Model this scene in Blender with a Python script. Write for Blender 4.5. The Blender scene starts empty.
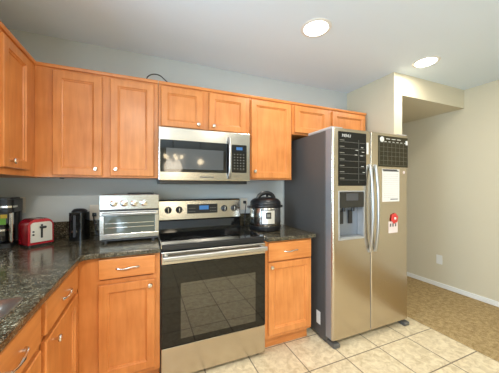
import bpy, bmesh, math, random
from mathutils import Vector, Matrix
random.seed(7)
SC = bpy.context.scene
COL = SC.collection
PI = math.pi

# ------------------------------------------------------------------ camera
cam_data = bpy.data.cameras.new('camera')
cam_data.sensor_fit = 'HORIZONTAL'
cam_data.sensor_width = 36.0
cam_data.lens = 36.0 * 244.98 / 499.0
cam_data.clip_start = 0.02
cam = bpy.data.objects.new('camera', cam_data)
COL.objects.link(cam)
cam.location = (-0.0866, -2.3259, 1.3014)
cam.rotation_euler = (PI / 2 + 0.0005, 0, -0.3987)
SC.camera = cam
CEIL = 2.4545

# ------------------------------------------------------------------ world, exposure
world = bpy.data.worlds.new('World')
SC.world = world
world.use_nodes = True
wn = world.node_tree
bg = wn.nodes['Background']
sky = wn.nodes.new('ShaderNodeTexSky')
sky.sky_type = 'HOSEK_WILKIE'
sky.turbidity = 3.0
sky.sun_direction = (0.3, 0.6, 0.75)
wn.links.new(sky.outputs[0], bg.inputs[0])
bg.inputs[1].default_value = 0.8
SC.view_settings.view_transform = 'Standard'
SC.view_settings.look = 'None'
SC.view_settings.exposure = 0.0
SC.view_settings.gamma = 1.0
SC.view_settings.use_curve_mapping = False

# ------------------------------------------------------------------ lights
def area(name, loc, rot, sx, sy, power, col, spread=None):
    l = bpy.data.lights.new(name, 'AREA')
    l.shape = 'RECTANGLE'; l.size = sx; l.size_y = sy
    l.energy = power; l.color = col
    if spread: l.spread = spread
    o = bpy.data.objects.new(name, l); COL.objects.link(o)
    o.location = loc; o.rotation_euler = rot
    return o
# added cool fill lights, set at two unseen openings in the left wall
area('added_fill_patio', (-1.25, -4.55, 1.05), Vector((.80, .20, .36)).to_track_quat('-Z', 'Y').to_euler(), 2.2, 1.9, 125, (0.62, 0.82, 1.0))  # added fill, tilted up to brighten the ceiling
area('added_fill_sink', (-1.16, -1.72, 1.46), (0, -PI / 2, 0), 0.86, 0.75, 47, (0.55, 0.78, 1.0))  # added fill for the back wall and upper cabinets
LAMP_SPOTS = [(1.05, -0.872), (2.295, -0.872), (-0.2, -2.75), (1.05, -2.75), (2.295, -2.75)]
LAMP_WATTS = [7, 7.5, 44, 14, 7]
CHAND_W = 14

# ------------------------------------------------------------------ materials
def new_mat(name):
    m = bpy.data.materials.new(name); m.use_nodes = True
    nt = m.node_tree
    return m, nt, nt.nodes['Principled BSDF']
def plain(name, col, rough=0.5, metal=0.0, coat=0.0, emis=None, estr=0.0, trans=0.0, noise=0.03, nscale=30, bump=0.0):
    m, nt, b = new_mat(name)
    b.inputs['Roughness'].default_value = rough
    b.inputs['Metallic'].default_value = metal
    b.inputs['Coat Weight'].default_value = coat
    b.inputs['Transmission Weight'].default_value = trans
    tc = nt.nodes.new('ShaderNodeTexCoord')
    nz = nt.nodes.new('ShaderNodeTexNoise'); nz.inputs['Scale'].default_value = nscale
    nt.links.new(tc.outputs['Object'], nz.inputs['Vector'])
    r = nt.nodes.new('ShaderNodeValToRGB')
    r.color_ramp.elements[0].color = [max(0, c * (1 - noise)) for c in col] + [1]
    r.color_ramp.elements[1].color = [min(1, c * (1 + noise)) for c in col] + [1]
    nt.links.new(nz.outputs[0], r.inputs[0])
    nt.links.new(r.outputs[0], b.inputs['Base Color'])
    if bump:
        bp = nt.nodes.new('ShaderNodeBump'); bp.inputs['Strength'].default_value = bump
        bp.inputs['Distance'].default_value = 0.002
        nt.links.new(nz.outputs[0], bp.inputs['Height']); nt.links.new(bp.outputs[0], b.inputs['Normal'])
    if emis:
        b.inputs['Emission Color'].default_value = list(emis) + [1]
        b.inputs['Emission Strength'].default_value = estr
    return m
def wood(name, dark, light, axis=2):
    m, nt, b = new_mat(name)
    tc = nt.nodes.new('ShaderNodeTexCoord'); mp = nt.nodes.new('ShaderNodeMapping')
    sc = [14, 14, 14]; sc[axis] = 1.3
    mp.inputs['Scale'].default_value = sc
    nt.links.new(tc.outputs['Object'], mp.inputs[0])
    n1 = nt.nodes.new('ShaderNodeTexNoise'); n1.inputs['Scale'].default_value = 3.0
    n1.inputs['Detail'].default_value = 6; n1.inputs['Distortion'].default_value = 0.6
    nt.links.new(mp.outputs[0], n1.inputs['Vector'])
    n2 = nt.nodes.new('ShaderNodeTexNoise'); n2.inputs['Scale'].default_value = 6.0
    nt.links.new(tc.outputs['Object'], n2.inputs['Vector'])
    mx = nt.nodes.new('ShaderNodeMath'); mx.operation = 'ADD'
    nt.links.new(n1.outputs[0], mx.inputs[0]); nt.links.new(n2.outputs[0], mx.inputs[1])
    h = nt.nodes.new('ShaderNodeMath'); h.operation = 'MULTIPLY'; h.inputs[1].default_value = 0.5
    nt.links.new(mx.outputs[0], h.inputs[0])
    r = nt.nodes.new('ShaderNodeValToRGB')
    r.color_ramp.elements[0].position = 0.35; r.color_ramp.elements[0].color = list(dark) + [1]
    r.color_ramp.elements[1].position = 0.66; r.color_ramp.elements[1].color = list(light) + [1]
    nt.links.new(h.outputs[0], r.inputs[0]); nt.links.new(r.outputs[0], b.inputs['Base Color'])
    b.inputs['Roughness'].default_value = 0.38
    b.inputs['Coat Weight'].default_value = 0.15; b.inputs['Coat Roughness'].default_value = 0.25
    return m
def steel(name, col, rough=0.28, axis=2, amp=0.03, metal=1.0):
    m, nt, b = new_mat(name)
    tc = nt.nodes.new('ShaderNodeTexCoord'); mp = nt.nodes.new('ShaderNodeMapping')
    sc = [420, 420, 420]; sc[axis] = 1.2
    mp.inputs['Scale'].default_value = sc
    nt.links.new(tc.outputs['Object'], mp.inputs[0])
    n1 = nt.nodes.new('ShaderNodeTexNoise'); n1.inputs['Scale'].default_value = 2.0; n1.inputs['Detail'].default_value = 3
    nt.links.new(mp.outputs[0], n1.inputs['Vector'])
    r = nt.nodes.new('ShaderNodeValToRGB')
    r.color_ramp.elements[0].position = 0.3; r.color_ramp.elements[0].color = [c * (1 - amp) for c in col] + [1]
    r.color_ramp.elements[1].position = 0.7; r.color_ramp.elements[1].color = [min(1, c * (1 + amp)) for c in col] + [1]
    nt.links.new(n1.outputs[0], r.inputs[0]); nt.links.new(r.outputs[0], b.inputs['Base Color'])
    mr = nt.nodes.new('ShaderNodeMapRange'); mr.inputs['To Min'].default_value = rough * 0.9; mr.inputs['To Max'].default_value = rough * 1.12
    nt.links.new(n1.outputs[0], mr.inputs[0]); nt.links.new(mr.outputs[0], b.inputs['Roughness'])
    b.inputs['Metallic'].default_value = metal
    bp = nt.nodes.new('ShaderNodeBump'); bp.inputs['Strength'].default_value = 0.03; bp.inputs['Distance'].default_value = 0.0004
    nt.links.new(n1.outputs[0], bp.inputs['Height']); nt.links.new(bp.outputs[0], b.inputs['Normal'])
    return m
def wallpaint(name, col):
    m, nt, b = new_mat(name)
    tc = nt.nodes.new('ShaderNodeTexCoord')
    nz = nt.nodes.new('ShaderNodeTexNoise'); nz.inputs['Scale'].default_value = 60; nz.inputs['Detail'].default_value = 4
    nt.links.new(tc.outputs['Object'], nz.inputs['Vector'])
    bp = nt.nodes.new('ShaderNodeBump'); bp.inputs['Strength'].default_value = 0.12; bp.inputs['Distance'].default_value = 0.003
    nt.links.new(nz.outputs[0], bp.inputs['Height']); nt.links.new(bp.outputs[0], b.inputs['Normal'])
    b.inputs['Base Color'].default_value = list(col) + [1]; b.inputs['Roughness'].default_value = 0.75
    return m
def granite(name):
    m, nt, b = new_mat(name)
    tc = nt.nodes.new('ShaderNodeTexCoord')
    v = nt.nodes.new('ShaderNodeTexVoronoi'); v.inputs['Scale'].default_value = 270
    nt.links.new(tc.outputs['Object'], v.inputs['Vector'])
    r = nt.nodes.new('ShaderNodeValToRGB'); r.color_ramp.interpolation = 'CONSTANT'
    e = r.color_ramp.elements
    e[0].position = 0; e[0].color = (0.026, 0.022, 0.013, 1)
    e[1].position = 0.34; e[1].color = (0.060, 0.050, 0.030, 1)
    for p, c in ((0.58, (0.085, 0.070, 0.042, 1)), (0.80, (0.15, 0.12, 0.075, 1)), (0.93, (0.24, 0.21, 0.15, 1))):
        x = e.new(p); x.color = c
    sp = nt.nodes.new('ShaderNodeSeparateColor')
    nt.links.new(v.outputs['Color'], sp.inputs[0]); nt.links.new(sp.outputs[0], r.inputs[0])
    nz = nt.nodes.new('ShaderNodeTexNoise'); nz.inputs['Scale'].default_value = 22; nz.inputs['Detail'].default_value = 5
    nt.links.new(tc.outputs['Object'], nz.inputs['Vector'])
    mr = nt.nodes.new('ShaderNodeMapRange'); mr.inputs['From Min'].default_value = 0.35; mr.inputs['From Max'].default_value = 0.65
    mr.inputs['To Min'].default_value = 0.45; mr.inputs['To Max'].default_value = 1.35
    nt.links.new(nz.outputs[0], mr.inputs[0])
    mu = nt.nodes.new('ShaderNodeVectorMath'); mu.operation = 'SCALE'
    nt.links.new(r.outputs[0], mu.inputs[0]); nt.links.new(mr.outputs[0], mu.inputs['Scale'])
    nt.links.new(mu.outputs[0], b.inputs['Base Color'])
    b.inputs['Roughness'].default_value = 0.17
    return m
def tiles(name):
    m, nt, b = new_mat(name)
    S = 0.3382
    tc = nt.nodes.new('ShaderNodeTexCoord'); mp = nt.nodes.new('ShaderNodeMapping'); mp.vector_type = 'POINT'
    mp.inputs['Location'].default_value = (-2.3248 + 12 * S, 0.8993 + 22 * S, 0)
    nt.links.new(tc.outputs['Object'], mp.inputs[0])
    br = nt.nodes.new('ShaderNodeTexBrick'); br.offset = 0.0; br.squash = 1.0
    br.inputs['Scale'].default_value = 1.0; br.inputs['Brick Width'].default_value = S; br.inputs['Row Height'].default_value = S
    br.inputs['Mortar Size'].default_value = 0.0042; br.inputs['Mortar Smooth'].default_value = 0.1; br.inputs['Bias'].default_value = 0
    br.inputs['Color1'].default_value = (1, 1, 1, 1); br.inputs['Color2'].default_value = (0.90, 0.90, 0.88, 1)
    br.inputs['Mortar'].default_value = (0, 0, 0, 1)
    nt.links.new(mp.outputs[0], br.inputs['Vector'])
    nz = nt.nodes.new('ShaderNodeTexNoise'); nz.inputs['Scale'].default_value = 20; nz.inputs['Detail'].default_value = 7; nz.inputs['Roughness'].default_value = 0.65
    nz.inputs['Distortion'].default_value = 0.8
    nt.links.new(tc.outputs['Object'], nz.inputs['Vector'])
    r = nt.nodes.new('ShaderNodeValToRGB')
    r.color_ramp.elements[0].position = 0.36; r.color_ramp.elements[0].color = (0.60, 0.47, 0.29, 1)
    r.color_ramp.elements[1].position = 0.62; r.color_ramp.elements[1].color = (0.84, 0.71, 0.49, 1)
    nt.links.new(nz.outputs[0], r.inputs[0])
    mu = nt.nodes.new('ShaderNodeMix'); mu.data_type = 'RGBA'; mu.blend_type = 'MULTIPLY'; mu.inputs[0].default_value = 1
    nt.links.new(r.outputs[0], mu.inputs[6]); nt.links.new(br.outputs['Color'], mu.inputs[7])
    mx = nt.nodes.new('ShaderNodeMix'); mx.data_type = 'RGBA'
    nt.links.new(br.outputs['Fac'], mx.inputs[0]); nt.links.new(mu.outputs[2], mx.inputs[6])
    mx.inputs[7].default_value = (0.20, 0.15, 0.10, 1)
    nt.links.new(mx.outputs[2], b.inputs['Base Color'])
    b.inputs['Roughness'].default_value = 0.36
    bp = nt.nodes.new('ShaderNodeBump'); bp.invert = True; bp.inputs['Strength'].default_value = 0.5; bp.inputs['Distance'].default_value = 0.003
    nt.links.new(br.outputs['Fac'], bp.inputs['Height']); nt.links.new(bp.outputs[0], b.inputs['Normal'])
    return m
def carpet_mat(name):
    m, nt, b = new_mat(name)
    tc = nt.nodes.new('ShaderNodeTexCoord')
    n1 = nt.nodes.new('ShaderNodeTexNoise'); n1.inputs['Scale'].default_value = 130; n1.inputs['Detail'].default_value = 3
    n2 = nt.nodes.new('ShaderNodeTexNoise'); n2.inputs['Scale'].default_value = 28; n2.inputs['Detail'].default_value = 6
    for n in (n1, n2): nt.links.new(tc.outputs['Object'], n.inputs['Vector'])
    ad = nt.nodes.new('ShaderNodeMath'); ad.operation = 'ADD'
    nt.links.new(n1.outputs[0], ad.inputs[0]); nt.links.new(n2.outputs[0], ad.inputs[1])
    hf = nt.nodes.new('ShaderNodeMath'); hf.operation = 'MULTIPLY'; hf.inputs[1].default_value = 0.5
    nt.links.new(ad.outputs[0], hf.inputs[0])
    r = nt.nodes.new('ShaderNodeValToRGB')
    r.color_ramp.elements[0].position = 0.38; r.color_ramp.elements[0].color = (0.29, 0.185, 0.070, 1)
    r.color_ramp.elements[1].position = 0.62; r.color_ramp.elements[1].color = (0.56, 0.40, 0.19, 1)
    nt.links.new(hf.outputs[0], r.inputs[0]); nt.links.new(r.outputs[0], b.inputs['Base Color'])
    b.inputs['Roughness'].default_value = 0.95
    bp = nt.nodes.new('ShaderNodeBump'); bp.inputs['Strength'].default_value = 0.8; bp.inputs['Distance'].default_value = 0.01
    nt.links.new(n1.outputs[0], bp.inputs['Height']); nt.links.new(bp.outputs[0], b.inputs['Normal'])
    return m

M = {}
M['wood'] = wood('maple_wood', (0.55, 0.18, 0.038), (0.71, 0.27, 0.072))
M['wood_h'] = wood('maple_wood_crossgrain', (0.55, 0.18, 0.038), (0.71, 0.27, 0.072), axis=0)
M['wood_in'] = plain('cabinet_underside', (0.62, 0.36, 0.18), 0.6)
M['steel'] = steel('stainless_steel', (0.56, 0.49, 0.39), 0.25, axis=2)
M['steel_h'] = steel('stainless_steel_horizontal', (0.53, 0.50, 0.45), 0.22, axis=0)
M['nickel'] = plain('brushed_nickel', (0.75, 0.71, 0.65), 0.22, 1.0)
M['handle'] = plain('satin_handle', (0.50, 0.50, 0.50), 0.30, 1.0)
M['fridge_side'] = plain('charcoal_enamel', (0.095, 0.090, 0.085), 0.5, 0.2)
M['door_edge'] = plain('grey_door_edge', (0.30, 0.31, 0.33), 0.4, 0.5)
M['fridge_cap'] = plain('grey_plastic', (0.42, 0.40, 0.38), 0.5)
M['grille'] = plain('taupe_plastic', (0.10, 0.095, 0.085), 0.5)
M['black'] = plain('black_plastic', (0.012, 0.012, 0.013), 0.3)
M['gloss_black'] = plain('black_glass', (0.008, 0.008, 0.008), 0.05, 0.0, 0.3)
M['oven_glass'] = plain('oven_door_glass', (0.005, 0.0045, 0.003), 0.04, 0.0, 0.0)
M['oven_inner'] = plain('oven_inner_window', (0.012, 0.011, 0.005), 0.03, 0.0, 1.0)
for k_, q_ in (('oven_glass', .45), ('oven_inner', .85)): M[k_].node_tree.nodes['Principled BSDF'].inputs['Specular IOR Level'].default_value = q_
M['mw_glass'] = plain('microwave_window', (0.07, 0.075, 0.08), 0.10, 0.0, 0.6)
M['toast_glass'] = plain('toaster_oven_window', (0.10, 0.11, 0.09), 0.10, 0.0, 0.5)
M['dark_grey'] = plain('dark_grey_plastic', (0.06, 0.06, 0.065), 0.35)
M['burner'] = plain('burner_print', (0.05, 0.05, 0.052), 0.25)
M['white'] = plain('white_plastic', (0.80, 0.78, 0.73), 0.4)
M['ivory'] = plain('ivory_plastic', (0.66, 0.60, 0.50), 0.4)
M['paper'] = plain('paper', (0.83, 0.80, 0.76), 0.8)
M['pink_paper'] = plain('pale_pink_card', (0.80, 0.66, 0.62), 0.7)
M['ink'] = plain('ink', (0.12, 0.11, 0.11), 0.7)
M['board'] = plain('chalkboard_black', (0.013, 0.012, 0.009), 0.6)
M['board2'] = plain('chalkboard_olive', (0.040, 0.033, 0.015), 0.6)
M['satin'] = plain('satin_silver', (0.74, 0.71, 0.65), 0.32, 0.55)
for k_ in ('board', 'board2'): M[k_].node_tree.nodes['Principled BSDF'].inputs['Specular IOR Level'].default_value = 0.2
M['chalk'] = plain('chalk_white', (0.75, 0.74, 0.70), 0.7)
M['chalk_dim'] = plain('chalk_grey', (0.20, 0.19, 0.16), 0.7)
M['red'] = plain('red_enamel', (0.42, 0.008, 0.02), 0.16, 0.25, 0.6)
M['red_flower'] = plain('red_petal', (0.65, 0.05, 0.04), 0.5)
M['chrome'] = plain('chrome', (0.78, 0.75, 0.70), 0.12, 1.0)
M['green'] = plain('green_label', (0.20, 0.50, 0.06), 0.4)
M['yellow'] = plain('yellow_label', (0.75, 0.55, 0.05), 0.4)
M['disp_blue'] = plain('blue_display', (0.01, 0.02, 0.05), 0.2, emis=(0.10, 0.38, 0.9), estr=0.5)
M['disp_grey'] = plain('dispenser_recess', (0.20, 0.22, 0.25), 0.35, 0.3)
M['disp_trim'] = plain('dispenser_trim', (0.5, 0.5, 0.5), 0.35, 0.6)
M['granite'] = granite('granite')
M['tile'] = tiles('floor_tile')
M['carpet'] = carpet_mat('carpet')
M['wall_k'] = wallpaint('kitchen_wall_paint', (0.53, 0.55, 0.53))
M['wall_r'] = wallpaint('tan_wall_paint', (0.64, 0.57, 0.42))
M['ceil'] = wallpaint('ceiling_paint', (0.73, 0.81, 0.88))
M['trim'] = plain('white_trim', (0.82, 0.80, 0.76), 0.45)
M['sink'] = steel('sink_steel', (0.78, 0.75, 0.72), 0.3, axis=1)
M['lamp'] = plain('lamp_lens', (0.9, 0.9, 0.88), 0.5, emis=(1.0, 0.95, 0.86), estr=14)
M['bulb'] = plain('bulb_glow', (0.9, 0.8, 0.6), 0.5, emis=(1.0, 0.80, 0.50), estr=18)
M['bronze'] = plain('bronze', (0.10, 0.06, 0.03), 0.35, 0.8)
M['glass'] = plain('window_glass', (0.95, 0.97, 0.97), 0.0, trans=1.0, noise=0)

# ------------------------------------------------------------------ mesh helpers
class MB:
    def __init__(s): s.bm = bmesh.new()
    def box(s, x0, x1, y0, y1, z0, z1, bev=0.0, seg=2):
        vs = [s.bm.verts.new((x, y, z)) for z in (z0, z1) for y in (y0, y1) for x in (x0, x1)]
        fs = [s.bm.faces.new([vs[i] for i in q]) for q in ((0, 2, 3, 1), (4, 5, 7, 6), (0, 1, 5, 4), (2, 6, 7, 3), (0, 4, 6, 2), (1, 3, 7, 5))]
        if bev:
            es = list({e for f in fs for e in f.edges})
            bmesh.ops.bevel(s.bm, geom=es, offset=bev, segments=seg, profile=0.5, affect='EDGES')
        return s
    def rbox(s, x0, x1, y0, y1, z0, z1, r, axis='z', seg=4, bev=0.0):
        """box whose four edges parallel to axis are rounded with radius r"""
        vs = [s.bm.verts.new((x, y, z)) for z in (z0, z1) for y in (y0, y1) for x in (x0, x1)]
        fs = [s.bm.faces.new([vs[i] for i in q]) for q in ((0, 2, 3, 1), (4, 5, 7, 6), (0, 1, 5, 4), (2, 6, 7, 3), (0, 4, 6, 2), (1, 3, 7, 5))]
        k = 'xyz'.index(axis)
        es = [e for e in {e for f in fs for e in f.edges} if abs(e.verts[0].co[k] - e.verts[1].co[k]) > 1e-6]
        bmesh.ops.bevel(s.bm, geom=es, offset=r, segments=seg, profile=0.5, affect='EDGES')
        return s
    def panel_door(s, x0, x1, yf, t, z0, z1, st=0.048, dep=0.0145):
        """shaker door facing -y: beveled slab with a recessed centre panel"""
        yb = yf + t
        e = 0.004
        def ring(ix, iy): return [s.bm.verts.new(c) for c in ((x0 + ix, iy, z0 + ix), (x1 - ix, iy, z0 + ix), (x1 - ix, iy, z1 - ix), (x0 + ix, iy, z1 - ix))]
        rs = [ring(0, yb), ring(0, yf + e), ring(e, yf), ring(st, yf), ring(st + 0.004, yf + dep * 0.45), ring(st + 0.010, yf + dep * 0.55), ring(st + 0.013, yf + dep)]
        s.bm.faces.new(rs[0][::-1])
        for a, b in zip(rs, rs[1:]):
            for i in range(4):
                j = (i + 1) % 4
                s.bm.faces.new((a[i], a[j], b[j], b[i]))
        s.bm.faces.new(rs[-1])
        return s
    def tube(s, pts, r, n=8, cap=True, rs=None, flat=1.0):
        pts = [Vector(p) for p in pts]; rings = []
        up = None
        for i, p in enumerate(pts):
            d = (pts[min(i + 1, len(pts) - 1)] - pts[max(i - 1, 0)]).normalized()
            if up is None:
                up = Vector((0, 0, 1)) if abs(d.z) < 0.9 else Vector((1, 0, 0))
            a = d.cross(up).normalized(); b = a.cross(d).normalized(); up = b
            rr = rs[i] if rs else r
            rings.append([s.bm.verts.new(p + a * rr * math.cos(2 * PI * k / n) + b * rr * flat * math.sin(2 * PI * k / n)) for k in range(n)])
        for A, B in zip(rings, rings[1:]):
            for k in range(n):
                s.bm.faces.new((A[k], A[(k + 1) % n], B[(k + 1) % n], B[k]))
        if cap:
            s.bm.faces.new(rings[0][::-1]); s.bm.faces.new(rings[-1])
        return s
    def lathe(s, prof, n=32, cx=0, cy=0, axis='z', cz=0):
        """prof = [(r, h)], about an axis through (cx, cy, cz)"""
        rings = []
        for r, h in prof:
            ring = []
            for k in range(n):
                c, q = r * math.cos(2 * PI * k / n), r * math.sin(2 * PI * k / n)
                if axis == 'z': co = (cx + c, cy + q, cz + h)
                elif axis == 'y': co = (cx + c, cy - h, cz + q)
                else: co = (cx + h, cy + c, cz + q)
                ring.append(s.bm.verts.new(co))
            rings.append(ring)
        for A, B in zip(rings, rings[1:]):
            for k in range(n):
                s.bm.faces.new((A[k], A[(k + 1) % n], B[(k + 1) % n], B[k]))
        s.bm.faces.new(rings[0][::-1]); s.bm.faces.new(rings[-1])
        return s
    def prism(s, poly, z0, z1, bev=0.0):
        a = [s.bm.verts.new((x, y, z0)) for x, y in poly]; b = [s.bm.verts.new((x, y, z1)) for x, y in poly]
        fs = [s.bm.faces.new(a[::-1]), s.bm.faces.new(b)]
        for i in range(len(poly)):
            j = (i + 1) % len(poly)
            fs.append(s.bm.faces.new((a[i], a[j], b[j], b[i])))
        if bev:
            es = list({e for f in fs for e in f.edges if abs(e.verts[0].co.z - e.verts[1].co.z) < 1e-6})
            bmesh.ops.bevel(s.bm, geom=es, offset=bev, segments=2, profile=0.5, affect='EDGES')
        return s
    def profile_x(s, prof, x0, x1):
        """closed (y, z) profile extruded along x"""
        a = [s.bm.verts.new((x0, y, z)) for y, z in prof]; b = [s.bm.verts.new((x1, y, z)) for y, z in prof]
        s.bm.faces.new(a); s.bm.faces.new(b[::-1])
        for i in range(len(prof)):
            j = (i + 1) % len(prof)
            s.bm.faces.new((a[j], a[i], b[i], b[j]))
        return s
    def build(s, name, mat, parent=None, loc=(0, 0, 0), rot=(0, 0, 0), smooth=False, **props):
        bmesh.ops.recalc_face_normals(s.bm, faces=s.bm.faces)
        me = bpy.data.meshes.new(name); s.bm.to_mesh(me); s.bm.free()
        me.materials.append(mat if not isinstance(mat, str) else M[mat])
        o = bpy.data.objects.new(name, me); COL.objects.link(o)
        o.location = loc; o.rotation_euler = rot
        if parent: o.parent = parent
        if smooth:
            for p in me.polygons: p.use_smooth = True
            try: me.set_sharp_from_angle(angle=math.radians(38))
            except Exception: pass
        for k, v in props.items(): o[k] = v
        return o
def dark_sides(o):
    o.data.materials.append(M['door_edge'])
    for p in o.data.polygons:
        if abs(p.normal.x) > .97: p.material_index = 1
def thing(name, label, cat, loc=(0, 0, 0), rz=0.0, group=None):
    o = bpy.data.objects.new(name, None); COL.objects.link(o)
    o.empty_display_size = 0.05
    o.location = loc; o.rotation_euler = (0, 0, rz)
    o['label'] = label; o['category'] = cat
    if group: o['group'] = group
    return o
def tag(o, label, cat, group=None):
    o['label'] = label; o['category'] = cat
    if group: o['group'] = group
    return o
def struct(name, mb, mat, **k): return mb.build(name, mat, kind='structure', **k)
def text(name, body, size, mat, parent, loc, rot, ext=0.0004):
    c = bpy.data.curves.new(name, 'FONT'); c.body = body; c.size = size; c.extrude = ext
    c.align_x = 'CENTER'; c.align_y = 'CENTER'
    t = bpy.data.objects.new(name, c); COL.objects.link(t)
    bpy.context.view_layer.update()
    me = bpy.data.meshes.new_from_object(t.evaluated_get(bpy.context.evaluated_depsgraph_get()))
    bpy.data.objects.remove(t); me.materials.clear(); me.materials.append(M[mat])
    o = bpy.data.objects.new(name, me); COL.objects.link(o)
    o.parent = parent; o.location = loc; o.rotation_euler = rot
    return o

# ------------------------------------------------------------------ room shell
LW, RW, FW_, BW = -1.07, 3.4128, -6.2, 1.6
XT = 2.3248                      # line where the tile meets the carpet
struct('floor', MB().box(LW - .1, XT, FW_ - .1, BW + .1, -.06, 0), 'tile')
struct('floor_carpet', MB().box(XT, RW + .1, FW_ - .1, BW + .1, -.06, 0.006, 0.004), 'carpet')
struct('ceiling', MB().box(LW - .1, RW + .1, FW_ - .1, BW + .1, CEIL, CEIL + .06), 'ceil')
struct('wall_back', MB().box(LW - .1, 2.205, 0, .1, 0, CEIL), 'wall_k')
struct('wall_partition', MB().box(2.205, XT, -.625, BW, 0, CEIL, .004), 'wall_r')
struct('wall_soffit', MB().box(XT, RW, -.625, BW, 2.2353, CEIL), 'wall_r')
struct('wall_right', MB().box(RW, RW + .1, FW_, BW, 0, CEIL), 'wall_r')
struct('wall_hall', MB().box(XT, RW, BW, BW + .1, 0, CEIL), 'wall_r')
PY0, PY1, PZ = -5.75, -3.35, 2.15                         # unseen patio door in the left wall, added for its fill light
w = MB(); y0, y1, z0, z1 = -2.12, -1.32, 1.05, 1.93       # unseen window over the sink, added for its fill light
w.box(LW - .1, LW, FW_, PY0, 0, CEIL).box(LW - .1, LW, PY1, y0, 0, CEIL).box(LW - .1, LW, PY0, PY1, PZ, CEIL).box(LW - .1, LW, y1, 0, 0, CEIL).box(LW - .1, LW, y0, y1, 0, z0).box(LW - .1, LW, y0, y1, z1, CEIL)
struct('wall_left', w, 'wall_k')
struct('wall_front', MB().box(LW - .1, RW + .1, FW_ - .1, FW_, 0, CEIL), 'wall_r')
w = MB()
for (p, q) in ((y0, y0 + .03), (y1 - .03, y1), ((y0 + y1) / 2 - .015, (y0 + y1) / 2 + .015)): w.box(LW - .08, LW - .04, p, q, z0, z1)
w.box(LW - .08, LW - .04, y0, y1, z0, z0 + .03).box(LW - .08, LW - .04, y0, y1, z1 - .03, z1)
struct('window_added', w, 'trim')  # frame of the added sink window
w = MB(); ym = (PY0 + PY1) / 2
for (p, q) in ((PY0, PY0 + .05), (PY1 - .05, PY1), (ym - .03, ym + .03)): w.box(LW - .07, LW - .02, p, q, 0, PZ)
w.box(LW - .07, LW - .02, PY0, PY1, PZ - .05, PZ).box(LW - .07, LW - .02, PY0, PY1, 0, .05)
struct('door_added', w, 'trim')  # frame of the added patio door
bb = lambda x0, x1, y0, y1: MB().box(x0, x1, y0, y1, 0.006, 0.062, .004)
struct('baseboard_right', bb(RW - .014, RW, FW_, BW), 'trim')
struct('baseboard_partition', bb(XT, XT + .014, -.60, BW), 'trim')
struct('baseboard_front', bb(XT, RW - .014, FW_, FW_ + .014), 'trim')

# ------------------------------------------------------------------ recessed ceiling lamps
LAMP_LABELS = ['recessed round ceiling light above the space before the fridge, left of the two seen',
               'recessed round ceiling light beside the soffit, right of the two seen',
               'recessed ceiling light over the sink side behind the camera',
               'recessed ceiling light in the middle of the room behind the camera',
               'recessed ceiling light over the carpet edge behind the camera']
for (x, y), lab, watts in zip(LAMP_SPOTS, LAMP_LABELS, LAMP_WATTS):
    t = thing('ceiling_light', lab, 'ceiling light', (x, y, CEIL), 0, 'recessed ceiling lights')
    MB().lathe([(.082, -.001), (.086, -.006), (.108, -.004), (.110, -.0005)], 40).build('trim_ring', 'white', t, smooth=True)
    MB().lathe([(.084, -.0065), (.06, -.0095), (.002, -.0105)], 40).build('lens', 'lamp', t, smooth=True)
    l = bpy.data.lights.new('ceiling_light_glow', 'AREA'); l.shape = 'DISK'; l.size = .15; l.energy = watts; l.color = (1.0, .93, .82)
    o = bpy.data.objects.new('ceiling_light_glow', l); COL.objects.link(o); o.parent = t; o.location = (0, 0, -.014)

# ------------------------------------------------------------------ cabinets
def knob(parent, x, y, z):
    MB().lathe([(.004, 0), (.005, .010), (.0065, .012), (.0135, .017), (.0150, .022), (.0125, .027), (.004, .0285)], 20, x, y, 'y', z).build('knob', 'nickel', parent, smooth=True)
def pull(parent, x, y, z):
    pts = []; rs = []
    for i in range(17):
        u = -1 + i / 8
        wob = .0035 * math.sin(u * PI)
        pts.append((x + u * .062, y - .005 - .016 * (1 - u * u) ** .6, z + wob)); rs.append(.0062 - .0022 * abs(math.sin(u * PI)))
    m = MB().tube(pts, .005, 8, rs=rs)
    for q in (-.050, .050): m.tube([(x + q, y, z), (x + q, y - .016, z)], .0045, 8)
    m.build('handle', 'nickel', parent, smooth=True)
def frame_bars(m, x0, x1, z0, z1, yf, t, xs, zs):
    """face frame: vertical stiles at the gaps xs and rails at the gaps zs"""
    for a, b in xs: m.box(a, b, yf, yf + t, z0, z1, .0008, 1)
    e = sorted(xs)
    for (a, b), (c, d) in zip(e, e[1:]):
        for p, q in zs: m.box(b, c, yf + .0004, yf + t, p, q)
def wall_cabinet(label, w, z0, z1, doors, loc, rz=0, dep=.31, kn=(), ext=(0, 0)):
    """doors = [(x0, x1, z0, z1)] in local x; kn = knob positions"""
    t = thing('wall_cabinet', label, 'cabinet', loc, rz, 'maple wall cabinets')
    g = .0008
    MB().box(g, w - g, -dep + .02, -.002, z0, z1).build('body', 'wood', t)
    m = MB(); xs = [(g, doors[0][0] + .012)]
    for d, e in zip(doors, doors[1:]): xs.append((d[1] - .012, e[0] + .012))
    xs.append((doors[-1][1] - .012, w - g))
    frame_bars(m, g, w - g, z0, z1, -dep, .0195, xs, [(z0, doors[0][2] + .012), (doors[0][3] - .012, z1)])
    m.build('face_frame', 'wood', t)
    MB().profile_x([(-dep + .001, z1 - .012), (-dep - .010, z1 - .010), (-dep - .014, z1 + .004), (-dep - .014, z1 + .010), (-dep + .01, z1 + .010), (-dep + .01, z1 - .012)][::-1], g - ext[0], w - g - ext[1]).build('top_trim', 'wood_h', t)
    for d, k in zip(doors, kn):
        o = MB().panel_door(d[0], d[1], -dep - .0225, .019, d[2], d[3]).build('door', 'wood', t)
        if k: knob(o, k[0], -dep - .0225, k[1])
    return t
ZB, ZT = 1.366, 2.105
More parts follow.
